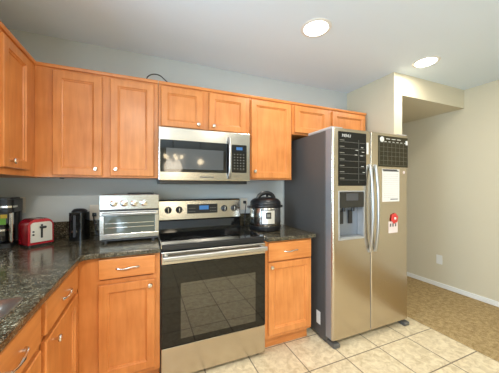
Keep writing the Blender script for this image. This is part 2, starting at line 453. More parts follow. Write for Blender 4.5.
wall_cabinet('maple upper cabinet with one door, on the left wall running into the corner', .765, ZB, ZT,
             [(.035, .335, 1.40, 2.065)], (LW, -.768, 0), PI / 2, kn=[(.10, 1.436)], ext=(0, .31))
wall_cabinet('maple upper cabinet on the left wall, nearest to the camera', .47, ZB, ZT,
             [(.035, .435, 1.40, 2.065)], (LW, -1.239, 0), PI / 2, kn=[(.38, 1.436)])
wall_cabinet('two-door maple upper cabinet above the toaster oven', .757, ZB, ZT,
             [(.100, .385, 1.378, 2.075), (.435, .727, 1.378, 2.075)], (-.760, 0, 0), kn=[(.348, 1.425), (.472, 1.425)])
wall_cabinet('short two-door maple upper cabinet directly above the microwave', .760, 1.756, ZT,
             [(.018, .342, 1.768, 2.078), (.392, .722, 1.768, 2.078)], (-.001, 0, 0), kn=[(.303, 1.802), (.430, 1.802)])
wall_cabinet('single-door maple upper cabinet above the pressure cooker', .440, ZB, ZT,
             [(.012, .422, 1.378, 2.080)], (.761, 0, 0), kn=[(.040, 1.436)])
wall_cabinet('short two-door maple upper cabinet above the refrigerator', .965, 1.805, ZT,
             [(.026, .424, 1.822, 2.082), (.488, .936, 1.822, 2.082)], (1.203, 0, 0), kn=[None, None])

def base_cabinet(label, w, loc, rz, doors, drawers, x0=0, dep=.61, kn=(), ztop=.8745):
    t = thing('base_cabinet', label, 'cabinet', loc, rz, 'maple base cabinets')
    g = .0008; z0, z1 = .108, .8745
    MB().box(x0 + g, w - g, -dep + .02, -.002, z0, ztop).build('body', 'wood', t)
    m = MB()
    xs = [(x0 + g, drawers[0][0] + .012)]
    for d, e in zip(drawers, drawers[1:]): xs.append((d[1] - .012, e[0] + .012))
    xs.append((drawers[-1][1] - .012, w - g))
    frame_bars(m, x0, w, z0, z1, -dep, .0195, xs, [(z0, .15), (.690, .732), (.852, z1)])
    m.build('face_frame', 'wood', t)
    MB().box(x0 + g, w - g, -dep + .06, -dep + .075, .001, z0).build('toe_kick', 'wood_h', t)
    for d in drawers:
        o = MB().box(d[0], d[1], -dep - .0225, -dep - .0035, d[2], d[3], .004, 2).build('drawer', 'wood_h', t)
        pull(o, (d[0] + d[1]) / 2, -dep - .0225, (d[2] + d[3]) / 2)
    for d, k in zip(doors, kn):
        o = MB().panel_door(d[0], d[1], -dep - .0225, .019, d[2], d[3]).build('door', 'wood', t)
        if k: knob(o, k[0], -dep - .0225, k[1])
    return t
base_cabinet('maple base cabinet with drawer and door, under the toaster oven left of the range', .455, (-.458, 0, 0), 0,
             [(.106, .424, .138, .707)], [(.108, .424, .742, .862)], kn=[(.393, .676)])
base_cabinet('narrow maple base cabinet with drawer and door, between the range and the refrigerator', .438, (.765, 0, 0), 0,
             [(.026, .425, .138, .705)], [(.024, .425, .716, .860)], kn=[(.046, .675)])
base_cabinet('maple corner base cabinet along the left wall, nearest the corner', 1.178, (LW, -1.18, 0), PI / 2,
             [(.018, .485, .138, .707)], [(.018, .485, .732, .862)], kn=[(.10, .672)])
base_cabinet('maple sink base cabinet on the left, nearest to the camera', .9, (LW, -2.082, 0), PI / 2,
             [(.03, .43, .138, .785), (.47, .872, .138, .707)], [(.03, .43, .732, .862), (.47, .872, .732, .862)], kn=[None, (.50, .672)], ztop=.70)

# ------------------------------------------------------------------ granite worktops
CT0, CT1 = .876, .907
SX0, SX1, SY0, SY1 = -.99, -.487, -1.98, -1.222            # sink cut-out
m = MB()
back = [(LW + .002, -.002), (-.003, -.002), (-.003, -.652), (-.385, -.652), (-.415, -.662), (-.428, -.69), (-.428, SY1)]
bm = m.bm
grid = [back + [(SX1, SY1), (SX0, SY1), (LW + .002, SY1)],
        [(LW + .002, SY1), (SX0, SY1), (SX0, SY0), (LW + .002, SY0)],
        [(SX1, SY1), (-.428, SY1), (-.428, SY0), (SX1, SY0)],
        [(LW + .002, SY0), (SX0, SY0), (SX1, SY0), (-.428, SY0), (-.428, -2.10), (LW + .002, -2.10)]]
vv = {}
def V(p, z):
    k = (round(p[0], 5), round(p[1], 5), z)
    if k not in vv: vv[k] = bm.verts.new((p[0], p[1], z))
    return vv[k]
edges = {}
for poly in grid:
    bm.faces.new([V(p, CT1) for p in poly]); bm.faces.new([V(p, CT0) for p in poly][::-1])
    for i in range(len(poly)):
        p, q = poly[i], poly[(i + 1) % len(poly)]
        k = frozenset((tuple(round(c, 5) for c in p), tuple(round(c, 5) for c in q)))
        edges.setdefault(k, []).append((p, q))
for k, l in edges.items():
    if len(l) == 1:
        p, q = l[0]; bm.faces.new([V(p, CT0), V(q, CT0), V(q, CT1), V(p, CT1)])
bmesh.ops.recalc_face_normals(bm, faces=bm.faces)
es = [e for e in bm.edges if abs(e.verts[0].co.z - e.verts[1].co.z) < 1e-6 and len(e.link_faces) == 2 and e.calc_face_angle(0) > 1]
bmesh.ops.bevel(bm, geom=es, offset=.005, segments=2, profile=.5, affect='EDGES')
tag(m.build('worktop', 'granite'), 'dark speckled granite worktop in an L shape on the left with the sink in it', 'countertop', 'granite worktops')
tag(MB().box(.764, 1.226, -.652, -.002, CT0, CT1, .005).build('worktop', 'granite'),
    'short dark granite worktop between the range and the refrigerator', 'countertop', 'granite worktops')
tag(MB().box(LW + .021, -.003, -.021, -.001, CT1 + .0005, 1.030, .002).build('backsplash', 'granite'),
    'low granite backsplash strip on the back wall behind toaster and toaster oven', 'backsplash', 'granite backsplashes')
tag(MB().box(.764, 1.226, -.021, -.001, CT1 + .0005, 1.030, .002).build('backsplash', 'granite'),
    'low granite backsplash strip behind the pressure cooker', 'backsplash', 'granite backsplashes')
tag(MB().box(LW + .001, LW + .020, -2.10, -.001, CT1 + .0005, 1.030, .002).build('backsplash', 'granite'),
    'low granite backsplash strip on the left wall behind the sink', 'backsplash', 'granite backsplashes')

# ------------------------------------------------------------------ sink
t = thing('kitchen_sink', 'stainless steel sink set into the granite at the left edge', 'sink', ((SX0 + SX1) / 2, (SY0 + SY1) / 2, CT1))
hx, hy = (SX1 - SX0) / 2, (SY1 - SY0) / 2
def rr(hx, hy, r, z, n=6):
    out = []
    for cx, cy, a0 in ((hx - r, hy - r, 0), (-hx + r, hy - r, PI / 2), (-hx + r, -hy + r, PI), (hx - r, -hy + r, 1.5 * PI)):
        for i in range(n + 1):
            a = a0 + PI / 2 * i / n; out.append((cx + r * math.cos(a), cy + r * math.sin(a), z))
    return out
def rings(m, rl, cap0=True, cap1=True):
    vs = [[m.bm.verts.new(c) for c in r] for r in rl]
    for A, B in zip(vs, vs[1:]):
        for k in range(len(A)): m.bm.faces.new((A[k], A[(k + 1) % len(A)], B[(k + 1) % len(A)], B[k]))
    if cap0: m.bm.faces.new(vs[0][::-1])
    if cap1: m.bm.faces.new(vs[-1])
m = MB()
rings(m, [rr(hx + .006, hy + .006, .02, .001), rr(hx + .004, hy + .004, .02, .006), rr(hx - .024, hy - .024, .045, .005), rr(hx - .029, hy - .029, .05, .000)], False, False)
m.build('rim', 'sink', t, smooth=True)
m = MB()
rings(m, [rr(hx - .029, hy - .029, .05, .0), rr(hx - .040, hy - .040, .05, -.14), rr(hx - .08, hy - .08, .05, -.175), rr(.03, .03, .015, -.18)], False, True)
m.build('basin', 'sink', t, smooth=True)

# ------------------------------------------------------------------ range
RX0, RX1 = .001, .759
t = thing('range', 'freestanding stainless steel electric range with black glass top and oven door', 'stove', ((RX0 + RX1) / 2, -.33, 0))
hw = (RX1 - RX0) / 2
LY = .33
def ly(y): return y + LY
MB().box(-hw, hw, ly(-0.5970), ly(-.03), .03, .893).build('body', 'dark_grey', t)
for sx in (-1, 1):
    for yy in (-.58, -.1): MB().lathe([(.018, 0), (.018, .029)], 12, sx * (hw - .05), ly(yy)).build('foot', 'black', t)
ct = MB().box(-hw + .006, hw - .006, ly(-0.6200), ly(-.10), .900, .918, .003).build('cooktop', 'gloss_black', t)
for cx, cy, r in ((-.19, -.50, .105), (.19, -.50, .085), (-.19, -.24, .075), (.19, -.24, .105)):
    m = MB()
    for rr_ in (r, r * .62):
        vs = [[m.bm.verts.new(((cx + q * math.cos(2 * PI * k / 40)), ly(cy) + q * math.sin(2 * PI * k / 40), .9188)) for k in range(40)] for q in (rr_, rr_ - .004)]
        for k in range(40): m.bm.faces.new((vs[0][k], vs[0][(k + 1) % 40], vs[1][(k + 1) % 40], vs[1][k]))
    m.build('burner_ring', 'burner', ct)
for q in (-hw, hw - .006): MB().box(q, q + .006, ly(-0.6270), ly(-.10), .8935, .921, .001).build('cooktop_trim', 'steel_h', t)
MB().box(-hw + .0065, hw - .0065, ly(-0.6280), ly(-0.6205), .908, .9185, .003).build('cooktop_edge', 'black', t)
MB().box(-hw + .002, hw - .002, ly(-0.6240), ly(-0.6020), .878, .907, .003).build('vent_band', 'black', t)
# back guard: black sloped riser, steel console with knobs and display
MB().profile_x([(ly(-.10), .900), (ly(-.10), .935), (ly(-.065), 1.012), (ly(-.02), 1.012), (ly(-.02), .900)][::-1], -hw + .004, hw - .004).build('riser', 'gloss_black', t)
bgd = MB().profile_x([(ly(-.088), 1.012), (ly(-.072), 1.172), (ly(-.064), 1.180), (ly(-.02), 1.180), (ly(-.02), 1.012)][::-1], -hw + .001, hw - .001).build('back_guard', 'steel_h', t)
MB().box(-hw, hw, ly(-.066), ly(-.018), 1.1805, 1.186, .002).build('back_guard_cap', 'black', bgd)
MB().box(-.128, .150, ly(-.088), ly(-.070), 1.058, 1.142, .002).build('display_panel', 'black', bgd)
MB().box(-.02, .065, ly(-.0890), ly(-.0882), 1.092, 1.128).build('clock_display', 'disp_blue', bgd)
m = MB()
for i in range(4):
    for j in range(2):
        for x0 in (-.115, .080):
            MB().box(x0 + i * .016, x0 + i * .016 + .009, ly(-.0886), ly(-.0882), 1.075 + j * .028, 1.080 + j * .028).build('button', 'chalk_dim', bgd)
for kx in (.089, .182, .598, .694):
    x = kx - .38
    k = MB().lathe([(.030, 0), (.030, .006), (.025, .009), (.022, .028), (.018, .031), (.002, .031)], 28, x, ly(-.078), 'y', 1.096).build('knob', 'black', bgd, smooth=True)
    MB().box(x - .003, x + .003, ly(-.1135), ly(-.109), 1.078, 1.116, .001).build('knob_grip', 'nickel', k)
# oven door
MB().box(-hw + .002, hw - .002, ly(-0.6400), ly(-0.5990), .790, .872, .005).build('door_top', 'steel_h', t)
od = MB().box(-hw + .002, hw - .002, ly(-0.6370), ly(-0.5990), .244, .788, .003).build('oven_door', 'oven_glass', t)
MB().rbox(-hw + .125, hw - .085, ly(-0.6376), ly(-0.6365) , .285, .655, .004, 'y').build('oven_window', 'oven_inner', od)
m = MB()
pts = [(-hw + .03, ly(-0.6400), .842), (-hw + .03, ly(-0.6720), .842)]
m.box(-hw + .022, -hw + .042, ly(-0.6840), ly(-0.6380), .826, .850, .003).box(hw - .042, hw - .022, ly(-0.6840), ly(-0.6380), .826, .850, .003)
m.rbox(-hw + .012, hw - .012, ly(-0.6940), ly(-0.6720), .822, .854, .009, 'x', 4)
m.build('handle', 'handle', t, smooth=True)
MB().box(-hw + .002, hw - .002, ly(-0.6340), ly(-0.5990), .030, .238, .004).build('storage_drawer', 'steel', t)
MB().box(-hw + .01, hw - .01, ly(-0.6120), ly(-0.5990), .03, .052).build('kick_panel', 'black', t)

# ------------------------------------------------------------------ microwave
t = thing('microwave', 'stainless steel over-the-range microwave with black window and keypad', 'microwave', (.366, 0, 1.33))
MX0, MX1 = -.369, .370
def lz(z): return z - 1.33
MB().box(MX0, MX1, -.36, -.003, lz(1.348), lz(1.752)).build('body', 'dark_grey', t)
MB().box(MX0 + .004, MX1 - .02, -.365, -.03, lz(1.322), lz(1.347), .003).build('vent_base', 'black', t)
MB().box(MX0, MX1, -.388, -.361, lz(1.348), lz(1.752), .005).build('front_panel', 'steel_h', t)
dw = MB().rbox(-.358, .192, -.3915, -.386, lz(1.413), lz(1.656), .008, 'y', 3).build('door_glass', 'gloss_black', t)
MB().box(-.315, .130, -.3922, -.3912, lz(1.436), lz(1.594)).build('window', 'mw_glass', dw)
kp = MB().rbox(.204, .336, -.3915, -.386, lz(1.418), lz(1.652), .006, 'y', 3).build('keypad', 'gloss_black', t)
MB().box(.243, .297, -.3922, -.3912, lz(1.608), lz(1.632)).build('clock_display', 'disp_blue', kp)
m = MB()
for j in range(6):
    for i in range(4):
        MB().box(.222 + i * .027, .232 + i * .027, -.3921, -.3913, lz(1.448 + j * .024), lz(1.4535 + j * .024)).build('button', 'chalk_dim', kp)
m = MB(); pts = []
for i in range(13):
    u = -1 + i / 6
    pts.append((.176, -.396 - .030 * (1 - u ** 4), lz(1.536) + u * .163))
m.tube([(.176, -.387, lz(1.373))] + pts + [(.176, -.387, lz(1.699))], .0115, 12)
m.build('handle', 'handle', t, smooth=True)
MB().box(-.06, .05, -.3886, -.3878, lz(1.374), lz(1.381)).build('badge', 'dark_grey', t)

# ------------------------------------------------------------------ refrigerator
FX0, FX1 = 1.290, 2.196
t = thing('refrigerator', 'tall side-by-side stainless steel refrigerator with dark grey side and water dispenser', 'refrigerator', ((FX0 + FX1) / 2, -.38, 0))
cx = (FX0 + FX1) / 2
def fx(x): return x - cx
def fy(y): return y + .38
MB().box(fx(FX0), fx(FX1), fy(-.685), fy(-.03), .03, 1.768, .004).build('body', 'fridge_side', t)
for sx in (FX0 + .06, FX1 - .06):
    MB().lathe([(.022, 0), (.022, .029)], 14, fx(sx), fy(-.12)).build('foot', 'black', t)
for x0, x1 in ((FX0, FX0 + .12), (FX1 - .12, FX1)):
    MB().box(fx(x0), fx(x1), fy(-.76), fy(-.45), 1.769, 1.792, .006).build('hinge_cover', 'fridge_cap', t)
YD = -.773
def dz(m): return m
# left door, built around the dispenser opening
DX0, DX1, DZ0, DZ1 = 1.357, 1.628, .868, 1.262
XG = 1.7145
m = MB(); bm = m.bm
def door_solid(x0, x1, hole=None, name='door'):
    m = MB(); bm = m.bm
    r = .024; y0, y1 = fy(YD), fy(-.690); z0, z1 = .058, 1.779
    def outline(x0, x1, rl, rr_):
        P = [(x0, y1)]
        n = 5
        for i in range(n + 1):
            a = PI - i * PI / 2 / n  # from -x side to -y side
            P.append((x0 + rl + rl * math.cos(PI + i * PI / 2 / n), y0 + rl + rl * math.sin(PI + i * PI / 2 / n)))
        for i in range(n + 1):
            P.append((x1 - rr_ + rr_ * math.cos(1.5 * PI + i * PI / 2 / n), y0 + rr_ + rr_ * math.sin(1.5 * PI + i * PI / 2 / n)))
        P.append((x1, y1))
        return P
    if not hole:
        m.prism(outline(x0, x1, *([r, .010] if name == 'l' else [.010, r])), z0, z1)
    else:
        hx0, hx1, hz0, hz1 = hole
        m.prism(outline(x0, x1, r, .010), z0, hz0); m.prism(outline(x0, x1, r, .010), hz1, z1)
        L = [p for p in outline(x0, x1, r, .010) if p[0] < hx0]; 
        R = [p for p in outline(x0, x1, r, .010) if p[0] > hx1]
        m.prism(L + [(hx0, y0), (hx0, y1)], hz0, hz1)
        m.prism([(hx1, y1), (hx1, y0)] + R, hz0, hz1)
        # drop the inner seams so the front reads as one sheet
        bmesh.ops.remove_doubles(bm, verts=bm.verts, dist=1e-5)
        m.box(hx0, hx1, fy(-.705), y1, hz0, hz1)
    return m
ld = door_solid(fx(FX0 + .001), fx(XG - .003), (fx(DX0), fx(DX1), DZ0, DZ1)).build('freezer_door', 'steel', t, smooth=True)
rd = door_solid(fx(XG + .003), fx(FX1 - .001), name='r').build('fridge_door', 'steel', t, smooth=True)
dp = MB().box(fx(DX0 + .001), fx(DX1 - .001), fy(-.7068), fy(-.7052), DZ0 + .001, DZ1 - .001).build('dispenser', 'disp_grey', t)
m = MB()
x0, x1, z0, z1 = fx(DX0), fx(DX1), DZ0, DZ1
m.box(x0 - .006, x0 + .004, fy(-.778), fy(-.708), z0 - .006, z1 + .006, .002).box(x1 - .004, x1 + .006, fy(-.778), fy(-.708), z0 - .006, z1 + .006, .002)
m.box(x0 + .004, x1 - .004, fy(-.778), fy(-.708), z1 - .004, z1 + .006, .002).box(x0 + .004, x1 - .004, fy(-.782), fy(-.708), z0 - .006, z0 + .010, .002)
m.build('dispenser_trim', 'disp_trim', dp)
cp = MB().rbox(x0 + .005, x1 - .005, fy(-.781), fy(-.71), 1.128, z1 - .005, .010, 'y', 3).build('control_panel', 'gloss_black', dp)
MB().box(x0 + .07, x1 - .07, fy(-.7822), fy(-.7812), 1.185, 1.245).build('display', 'dark_grey', dp)
m = MB()
for q in (.075, .175):
    MB().tube([(x0 + q, fy(-.745), 1.127), (x0 + q, fy(-.745), 1.095)], .016, 14).build('nozzle', 'black', dp, smooth=True)
    MB().box(x0 + q - .022, x0 + q + .022, fy(-.722), fy(-.712), .985, 1.10, .003).build('paddle', 'black', dp)
MB().box(x0 + .02, x1 - .02, fy(-.772), fy(-.712), z0 + .0105, z0 + .016, .001).build('drip_tray', 'disp_trim', dp)
for parent, hxx in ((ld, 1.692), (rd, 1.757)):
    pts = []
    for i in range(21):
        u = -1 + i / 10
        pts.append((fx(hxx), fy(-.782) - .030 * (1 - abs(u) ** 2.4), 1.114 + u * .372))
    MB().tube([(fx(hxx), fy(-.772), 1.114 - .372)] + pts + [(fx(hxx), fy(-.772), 1.114 + .372)], .0125, 14).build('handle', 'handle', parent, smooth=True)
m = MB()
m.profile_x([(fy(-.700), .055), (fy(-.705), .030), (fy(-.69), .006), (fy(-.60), .006), (fy(-.60), .029), (fy(-.685), .029), (fy(-.685), .055)][::-1], fx(FX0 + .002), fx(FX1 - .002))
m.box(fx(FX0 + .002), fx(FX0 + .07), fy(-.79), fy(-.67), .0, .034, .010).box(fx(FX1 - .07), fx(FX1 - .002), fy(-.79), fy(-.67), .0, .034, .010)
m.build('base_grille', 'grille', t)
MB().box(fx(FX0) - .0012, fx(FX0), fy(-.625), fy(-.572), .115, .225).build('rating_label', 'white', t)
MB().box(fx(1.660), fx(1.682), fy(YD) - .0035, fy(YD) - .0005, 1.580, 1.680, .001).build('energy_sticker', 'white', ld)

dark_sides(ld); dark_sides(rd)
# things held on the fridge doors
YF = YD - .0006
t = thing('menu_board', 'black magnetic weekly menu board at the top of the left refrigerator door', 'board', (1.502, YF, 1.53))
MB().box(-.153, .153, -.003, 0, -.222, .224, .001).build('board_sheet', 'board', t)
m = MB()
for i in range(7):
    z = .150 - i * .052
    m.box(-.140, -.092, -.0038, -.0031, z, z + .006)
    m.box(-.140, .058, -.0038, -.0031, z - .012, z - .010)
    m.box(.072, .140, -.0038, -.0031, z - .012, z - .010)
m.box(.064, .066, -.0038, -.0031, -.20, .165)
m.build('ruled_lines', 'chalk_dim', t)
text('title', 'MENU', .034, 'chalk', t, (-.070, -.0034, .190), (PI / 2, 0, 0))
m = MB()
for k, (x, z) in enumerate(((.09, .10), (.10, .062), (.085, .030), (.02, .035), (.03, .075), (.095, -.06), (.11, -.11))):
    MB().box(x, x + .028, -.0038, -.0031, z, z + .004).build('chalk_note', 'chalk', t)
t = thing('calendar_board', 'dark magnetic calendar board with a grid, at the top of the right refrigerator door', 'board', (1.997, YF, 1.62))
MB().box(-.196, .190, -.003, 0, -.140, .136, .001).build('board_sheet', 'board2', t)
m = MB()
for i in range(6): m.box(-.185, .180, -.0038, -.0031, .075 - i * .040, .0765 - i * .040)
for i in range(8): m.box(-.185 + i * .052, -.1835 + i * .052, -.0038, -.0031, -.126, .0765)
m.build('calendar_grid', 'chalk_dim', t)
m = MB()
for i in range(7): m.box(-.175 + i * .052, -.148 + i * .052, -.0038, -.0031, .083, .088)
m.build('day_names', 'chalk', t)
for i in range(3): MB().box(-.10 + i * .07, -.05 + i * .07, -.0038, -.0031, .108, .114).build('chalk_heading', 'chalk', t)
tag(MB().lathe([(.024, 0), (.024, .004), (.020, .006), (.002, .006)], 24, 0, 0, 'y').build('round_magnet', 'white', loc=(1.841, YF - .0042, 1.722)),
    'round white magnet at the upper left corner of the calendar board', 'magnet')
tag(MB().box(-.012, .012, -.006, 0, -.02, .02, .002).build('clip_magnet', 'white', loc=(2.163, YF - .0042, 1.708)),
    'small white rectangular magnet at the upper right corner of the calendar board', 'magnet')
t = thing('paper_sheet', 'white printed paper sheet hanging under the calendar board', 'paper', (1.962, YF, 1.318))
MB().box(-.113, .110, -.0012, 0, -.152, .142).build('sheet', 'paper', t)
m = MB()
m.box(-.10, .10, -.0018, -.0013, .120, .130)
for i in range(12): m.box(-.095, .095, -.0018, -.0013, .095 - i * .019, .0958 - i * .019)
m.box(-.01, .09, -.0018, -.0013, -.135, -.127)
m.build('printed_lines', 'ink', t)
t = thing('paper_bar_magnet', 'thin dark bar magnet along the top of the white paper sheet', 'magnet', (1.962, YF - .002, 1.452))
MB().box(-.11, .075, -.003, 0, -.006, .005, .001).build('bar', 'dark_grey', t)
t = thing('photo_card', 'small pale card with black marks on the right refrigerator door', 'card', (1.99, YF, .925))
MB().box(-.060, .060, -.0012, 0, -.045, .060).build('card', 'pink_paper', t)
m = MB()
for x in (-.045, -.012, .022): m.box(x, x + .018, -.0018, -.0013, .012, .042)
m.build('printed_marks', 'ink', t)
t = thing('flower_magnet', 'red flower shaped magnet holding the small pale card', 'magnet', (2.0, YF - .002, 1.012))
for k in range(6):
    a = k * PI / 3 + .3
    m = MB().lathe([(.002, 0), (.020, .002), (.022, .006), (.012, .010), (.002, .011)], 14, .026 * math.cos(a), 0, 'y', .026 * math.sin(a))
    m.build('petal', 'red_flower', t, smooth=True)
MB().lathe([(.002, .004), (.012, .008), (.012, .014), (.002, .017)], 14, 0, 0, 'y').build('flower_centre', 'white', t, smooth=True)
tag(MB().lathe([(.013, 0), (.013, .003), (.002, .004)], 16, 0, 0, 'y').build('button_magnet', 'pink_paper', loc=(2.135, YF, 1.435)),
    'tiny pale pink button magnet right of the white paper sheet', 'magnet')

# ------------------------------------------------------------------ toaster oven
t = thing('toaster_oven', 'silver countertop toaster oven with four round dials, left of the range', 'toaster oven', (-.192, -.225, CT1))
W, D0, D1, H = .193, -.155, .135, .338
for sx in (-1, 1):
    for yy in (-.13, .10): MB().lathe([(.016, 0), (.014, .0125)], 14, sx * .155, yy).build('foot', 'black', t)
MB().box(-W, W, D0 + .012, D1, .013, H, .008, 3).build('body', 'steel_h', t)
fp = MB().box(-W + .001, W - .001, D0, D0 + .011, .232, H - .004, .003).build('control_panel', 'steel_h', t)
for kx in (-.293, -.228, -.163, -.098):
    x = kx + .192 - .004
    k = MB().lathe([(.024, 0), (.024, .004), (.019, .006), (.017, .020), (.014, .022), (.002, .022)], 26, x, D0, 'y', .277).build('dial', 'chrome', fp, smooth=True)
MB().box(-W + .004, W - .004, D0 + .004, D0 + .012, .222, .231).build('vent_slot', 'black', t)
df = MB()
df.box(-W + .002, W - .002, D0 - .004, D0 + .011, .190, .221, .003).box(-W + .002, W - .002, D0 - .004, D0 + .011, .026, .064, .003)
df.box(-W + .002, -W + .030, D0 - .004, D0 + .011, .064, .190, .002).box(W - .030, W - .002, D0 - .004, D0 + .011, .064, .190, .002)
dr = df.build('door', 'steel_h', t)
MB().box(-W + .028, W - .028, D0 + .002, D0 + .010, .062, .192).build('window', 'toast_glass', dr)
m = MB()
for z in (.105, .135): m.box(-W + .036, W - .036, D0 + .0002, D0 + .0018, z, z + .004)
m.build('rack_line', 'chrome', dr)
m = MB().tube([(-W + .020, D0 - .030, .206), (W - .020, D0 - .030, .206)], .008, 12)
for sx in (-1, 1): m.tube([(sx * (W - .030), D0 - .003, .206), (sx * (W - .030), D0 - .030, .206)], .006, 10)
m.build('handle', 'handle', dr, smooth=True)
MB().box(-W + .012, W - .012, D0 + .004, D0 + .012, .014, .025, .002).build('crumb_tray', 'dark_grey', t)
tray = tag(MB().prism([(-.085, -.070), (.085, -.070), (.10, .075), (-.10, .075)], 0, .009, .003).build('baking_tray', 'black', loc=(-.125, -.260, CT1 + H + .0006)),
           'flat dark baking tray lying on top of the toaster oven', 'tray')

# ------------------------------------------------------------------ red toaster
t = thing('toaster', 'red toaster with a chrome face and black lever, on the worktop in the corner', 'toaster', (-.790, -.215, CT1), .72)
# local: face toward -y, body goes back along +y
def arch(w, h, r, n=6):
    P = [(-w, 0.014), (w, 0.014), (w * .985, h - r)]
    for i in range(1, n + 1):
        a = i * PI / 2 / n; P.append((w * .985 - r + r * math.cos(a), h - r + r * math.sin(a)))
    for i in range(n + 1):
        a = PI / 2 + i * PI / 2 / n; P.append((-w * .985 + r + r * math.cos(a), h - r + r * math.sin(a)))
    return P
def extrude_y(P, y0, y1):
    m = MB(); a = [m.bm.verts.new((x, y0, z)) for x, z in P]; b = [m.bm.verts.new((x, y1, z)) for x, z in P]
    m.bm.faces.new(a); m.bm.faces.new(b[::-1])
    for i in range(len(P)):
        j = (i + 1) % len(P); m.bm.faces.new((a[j], a[i], b[i], b[j]))
    return m
extrude_y(arch(.072, .180, .045), -.088, .035).build('body', 'red', t, smooth=True)
MB().rbox(-.070, .070, -.086, .033, 0, .0135, .02, 'z').build('base', 'black', t)
fc = extrude_y([(x, z + .016) for x, z in arch(.060, .144, .022)], -.095, -.0885).build('face_plate', 'satin', t, smooth=True)
MB().box(-.006, .006, -.0965, -.0952, .055, .145, .001).build('lever_slot', 'black', fc)
MB().box(-.014, .020, -.115, -.0965, .118, .134, .004).build('lever', 'black', fc)
for z in (.080, .100): MB().lathe([(.006, 0), (.006, .003), (.002, .0035)], 12, -.046, -.0952, 'y', z).build('button', 'black', fc)
m = MB()
for x in (-.030, .030): m.box(x - .012, x + .012, -.070, .020, .1798, .1812)
m.build('bread_slots', 'black', t)

# ------------------------------------------------------------------ coffee maker in the corner
t = thing('coffee_maker', 'black and silver drip coffee maker at the far left of the worktop', 'coffee maker', (-.957, -.165, CT1), .08)
MB().rbox(-.062, .062, -.11, .10, 0, .028, .03, 'z').build('base', 'black', t, smooth=True)
MB().rbox(-.060, .060, .03, .098, .0285, .225, .02, 'z').build('water_tank', 'black', t, smooth=True)
hd = MB().rbox(-.064, .064, -.105, .100, .2255, .310, .03, 'z').build('brew_head', 'black', t, smooth=True)
MB().rbox(-.054, .054, -.090, .085, .3105, .322, .03, 'z').build('lid', 'dark_grey', hd, smooth=True)
MB().rbox(-.066, .066, -.107, .0, .258, .270, .03, 'z').build('band', 'chrome', hd, smooth=True)
MB().box(.042, .062, -.100, -.075, .029, .225, .005).build('column', 'chrome', t)
cr = MB().lathe([(.035, .030), (.046, .036), (.050, .07), (.046, .115), (.040, .135), (.043, .145), (.002, .147)], 28, -.010, -.045).build('carafe', 'gloss_black', t, smooth=True)
MB().lathe([(.0475, .106), (.0475, .118)], 28, -.010, -.045).build('carafe_band', 'chrome', cr, smooth=True)
MB().box(-.058, .040, -.103, -.0975, .158, .224, .003).build('front_panel', 'dark_grey', t)
MB().box(-.030, .030, -.1045, -.1035, .150, .190).build('green_label', 'green', t, label='green printed label')
MB().box(.004, .036, -.1045, -.1035, .191, .215).build('yellow_label', 'yellow', t, label='yellow printed label')

# ------------------------------------------------------------------ small black appliance
t = thing('coffee_grinder', 'small glossy black upright appliance with a domed lid, between red toaster and toaster oven', 'small appliance', (-.545, -.150, CT1), -.3)
MB().rbox(-.052, .052, -.055, .055, 0, .205, .022, 'z', 5).build('body', 'gloss_black', t, smooth=True)
MB().lathe([(.050, .2055), (.050, .214), (.040, .226), (.022, .232), (.002, .233)], 28).build('lid', 'black', t, smooth=True)
MB().box(-.010, .006, -.0645, -.0555, .030, .185, .003).build('front_rib', 'dark_grey', t)
MB().box(-.020, .016, -.0600, -.0555, .060, .075, .002).build('switch', 'chrome', t)

# ------------------------------------------------------------------ pressure cooker
t = thing('pressure_cooker', 'round stainless steel electric pressure cooker with black lid, on the short worktop', 'pressure cooker', (.925, -.300, CT1))
R = .141
MB().lathe([(R - .02, 0), (R - .006, .004), (R, .018), (R, .042), (R - .003, .045)], 48).build('base', 'black', t, smooth=True)
MB().lathe([(R - .004, .0455), (R - .002, .05), (R - .002, .205), (R - .004, .208)], 64).build('body', 'steel_h', t, smooth=True)
MB().lathe([(R - .001, .2085), (R + .002, .213), (R + .002, .226), (R - .003, .234)], 48).build('rim', 'black', t, smooth=True)
ld_ = MB().lathe([(R - .004, .2345), (R, .240), (R - .004, .262), (R - .024, .282), (R - .06, .294), (.03, .300), (.002, .301)], 48).build('lid', 'black', t, smooth=True)
pts = []
for i in range(15):
    a = PI * i / 14; pts.append((-.080 * math.cos(a), -.012, .283 + .054 * math.sin(a)))
MB().tube(pts, .012, 10, flat=1.6).build('lid_handle', 'black', ld_, smooth=True)
MB().lathe([(.012, .294), (.012, .316), (.008, .320), (.002, .320)], 16, .05, .06).build('steam_valve', 'black', ld_, smooth=True)
for sx in (-1, 1):
    MB().box(sx * (R + .012) - .018, sx * (R + .012) + .018, -.028, .028, .200, .2245, .006).build('side_handle', 'black', t)
# control panel faces the room, slightly turned to the camera
ang = math.atan2(cam.location.y + .300, cam.location.x - .925) + .20
def curved(w, z0, z1, r, n=10):
    m = MB(); A = []
    for i in range(n + 1):
        a = ang - w / 2 + w * i / n
        A.append([m.bm.verts.new((q * math.cos(a), q * math.sin(a), z)) for q, z in ((r, z0), (r, z1), (r - .004, z1), (r - .004, z0))])
    for p, q in zip(A, A[1:]):
        for k in range(4): m.bm.faces.new((p[k], p[(k + 1) % 4], q[(k + 1) % 4], q[k]))
    m.bm.faces.new(A[0]); m.bm.faces.new(A[-1][::-1])
    return m
pn = curved(.92, .062, .196, R + .0012).build('control_panel', 'black', t, smooth=True)
curved(.80, .071, .187, R + .0022).build('panel_face', 'satin', pn, smooth=True)
curved(.34, .115, .170, R + .0032).build('display', 'black', pn, smooth=True)
curved(.20, .130, .155, R + .0040).build('readout', 'chalk_dim', pn, smooth=True)

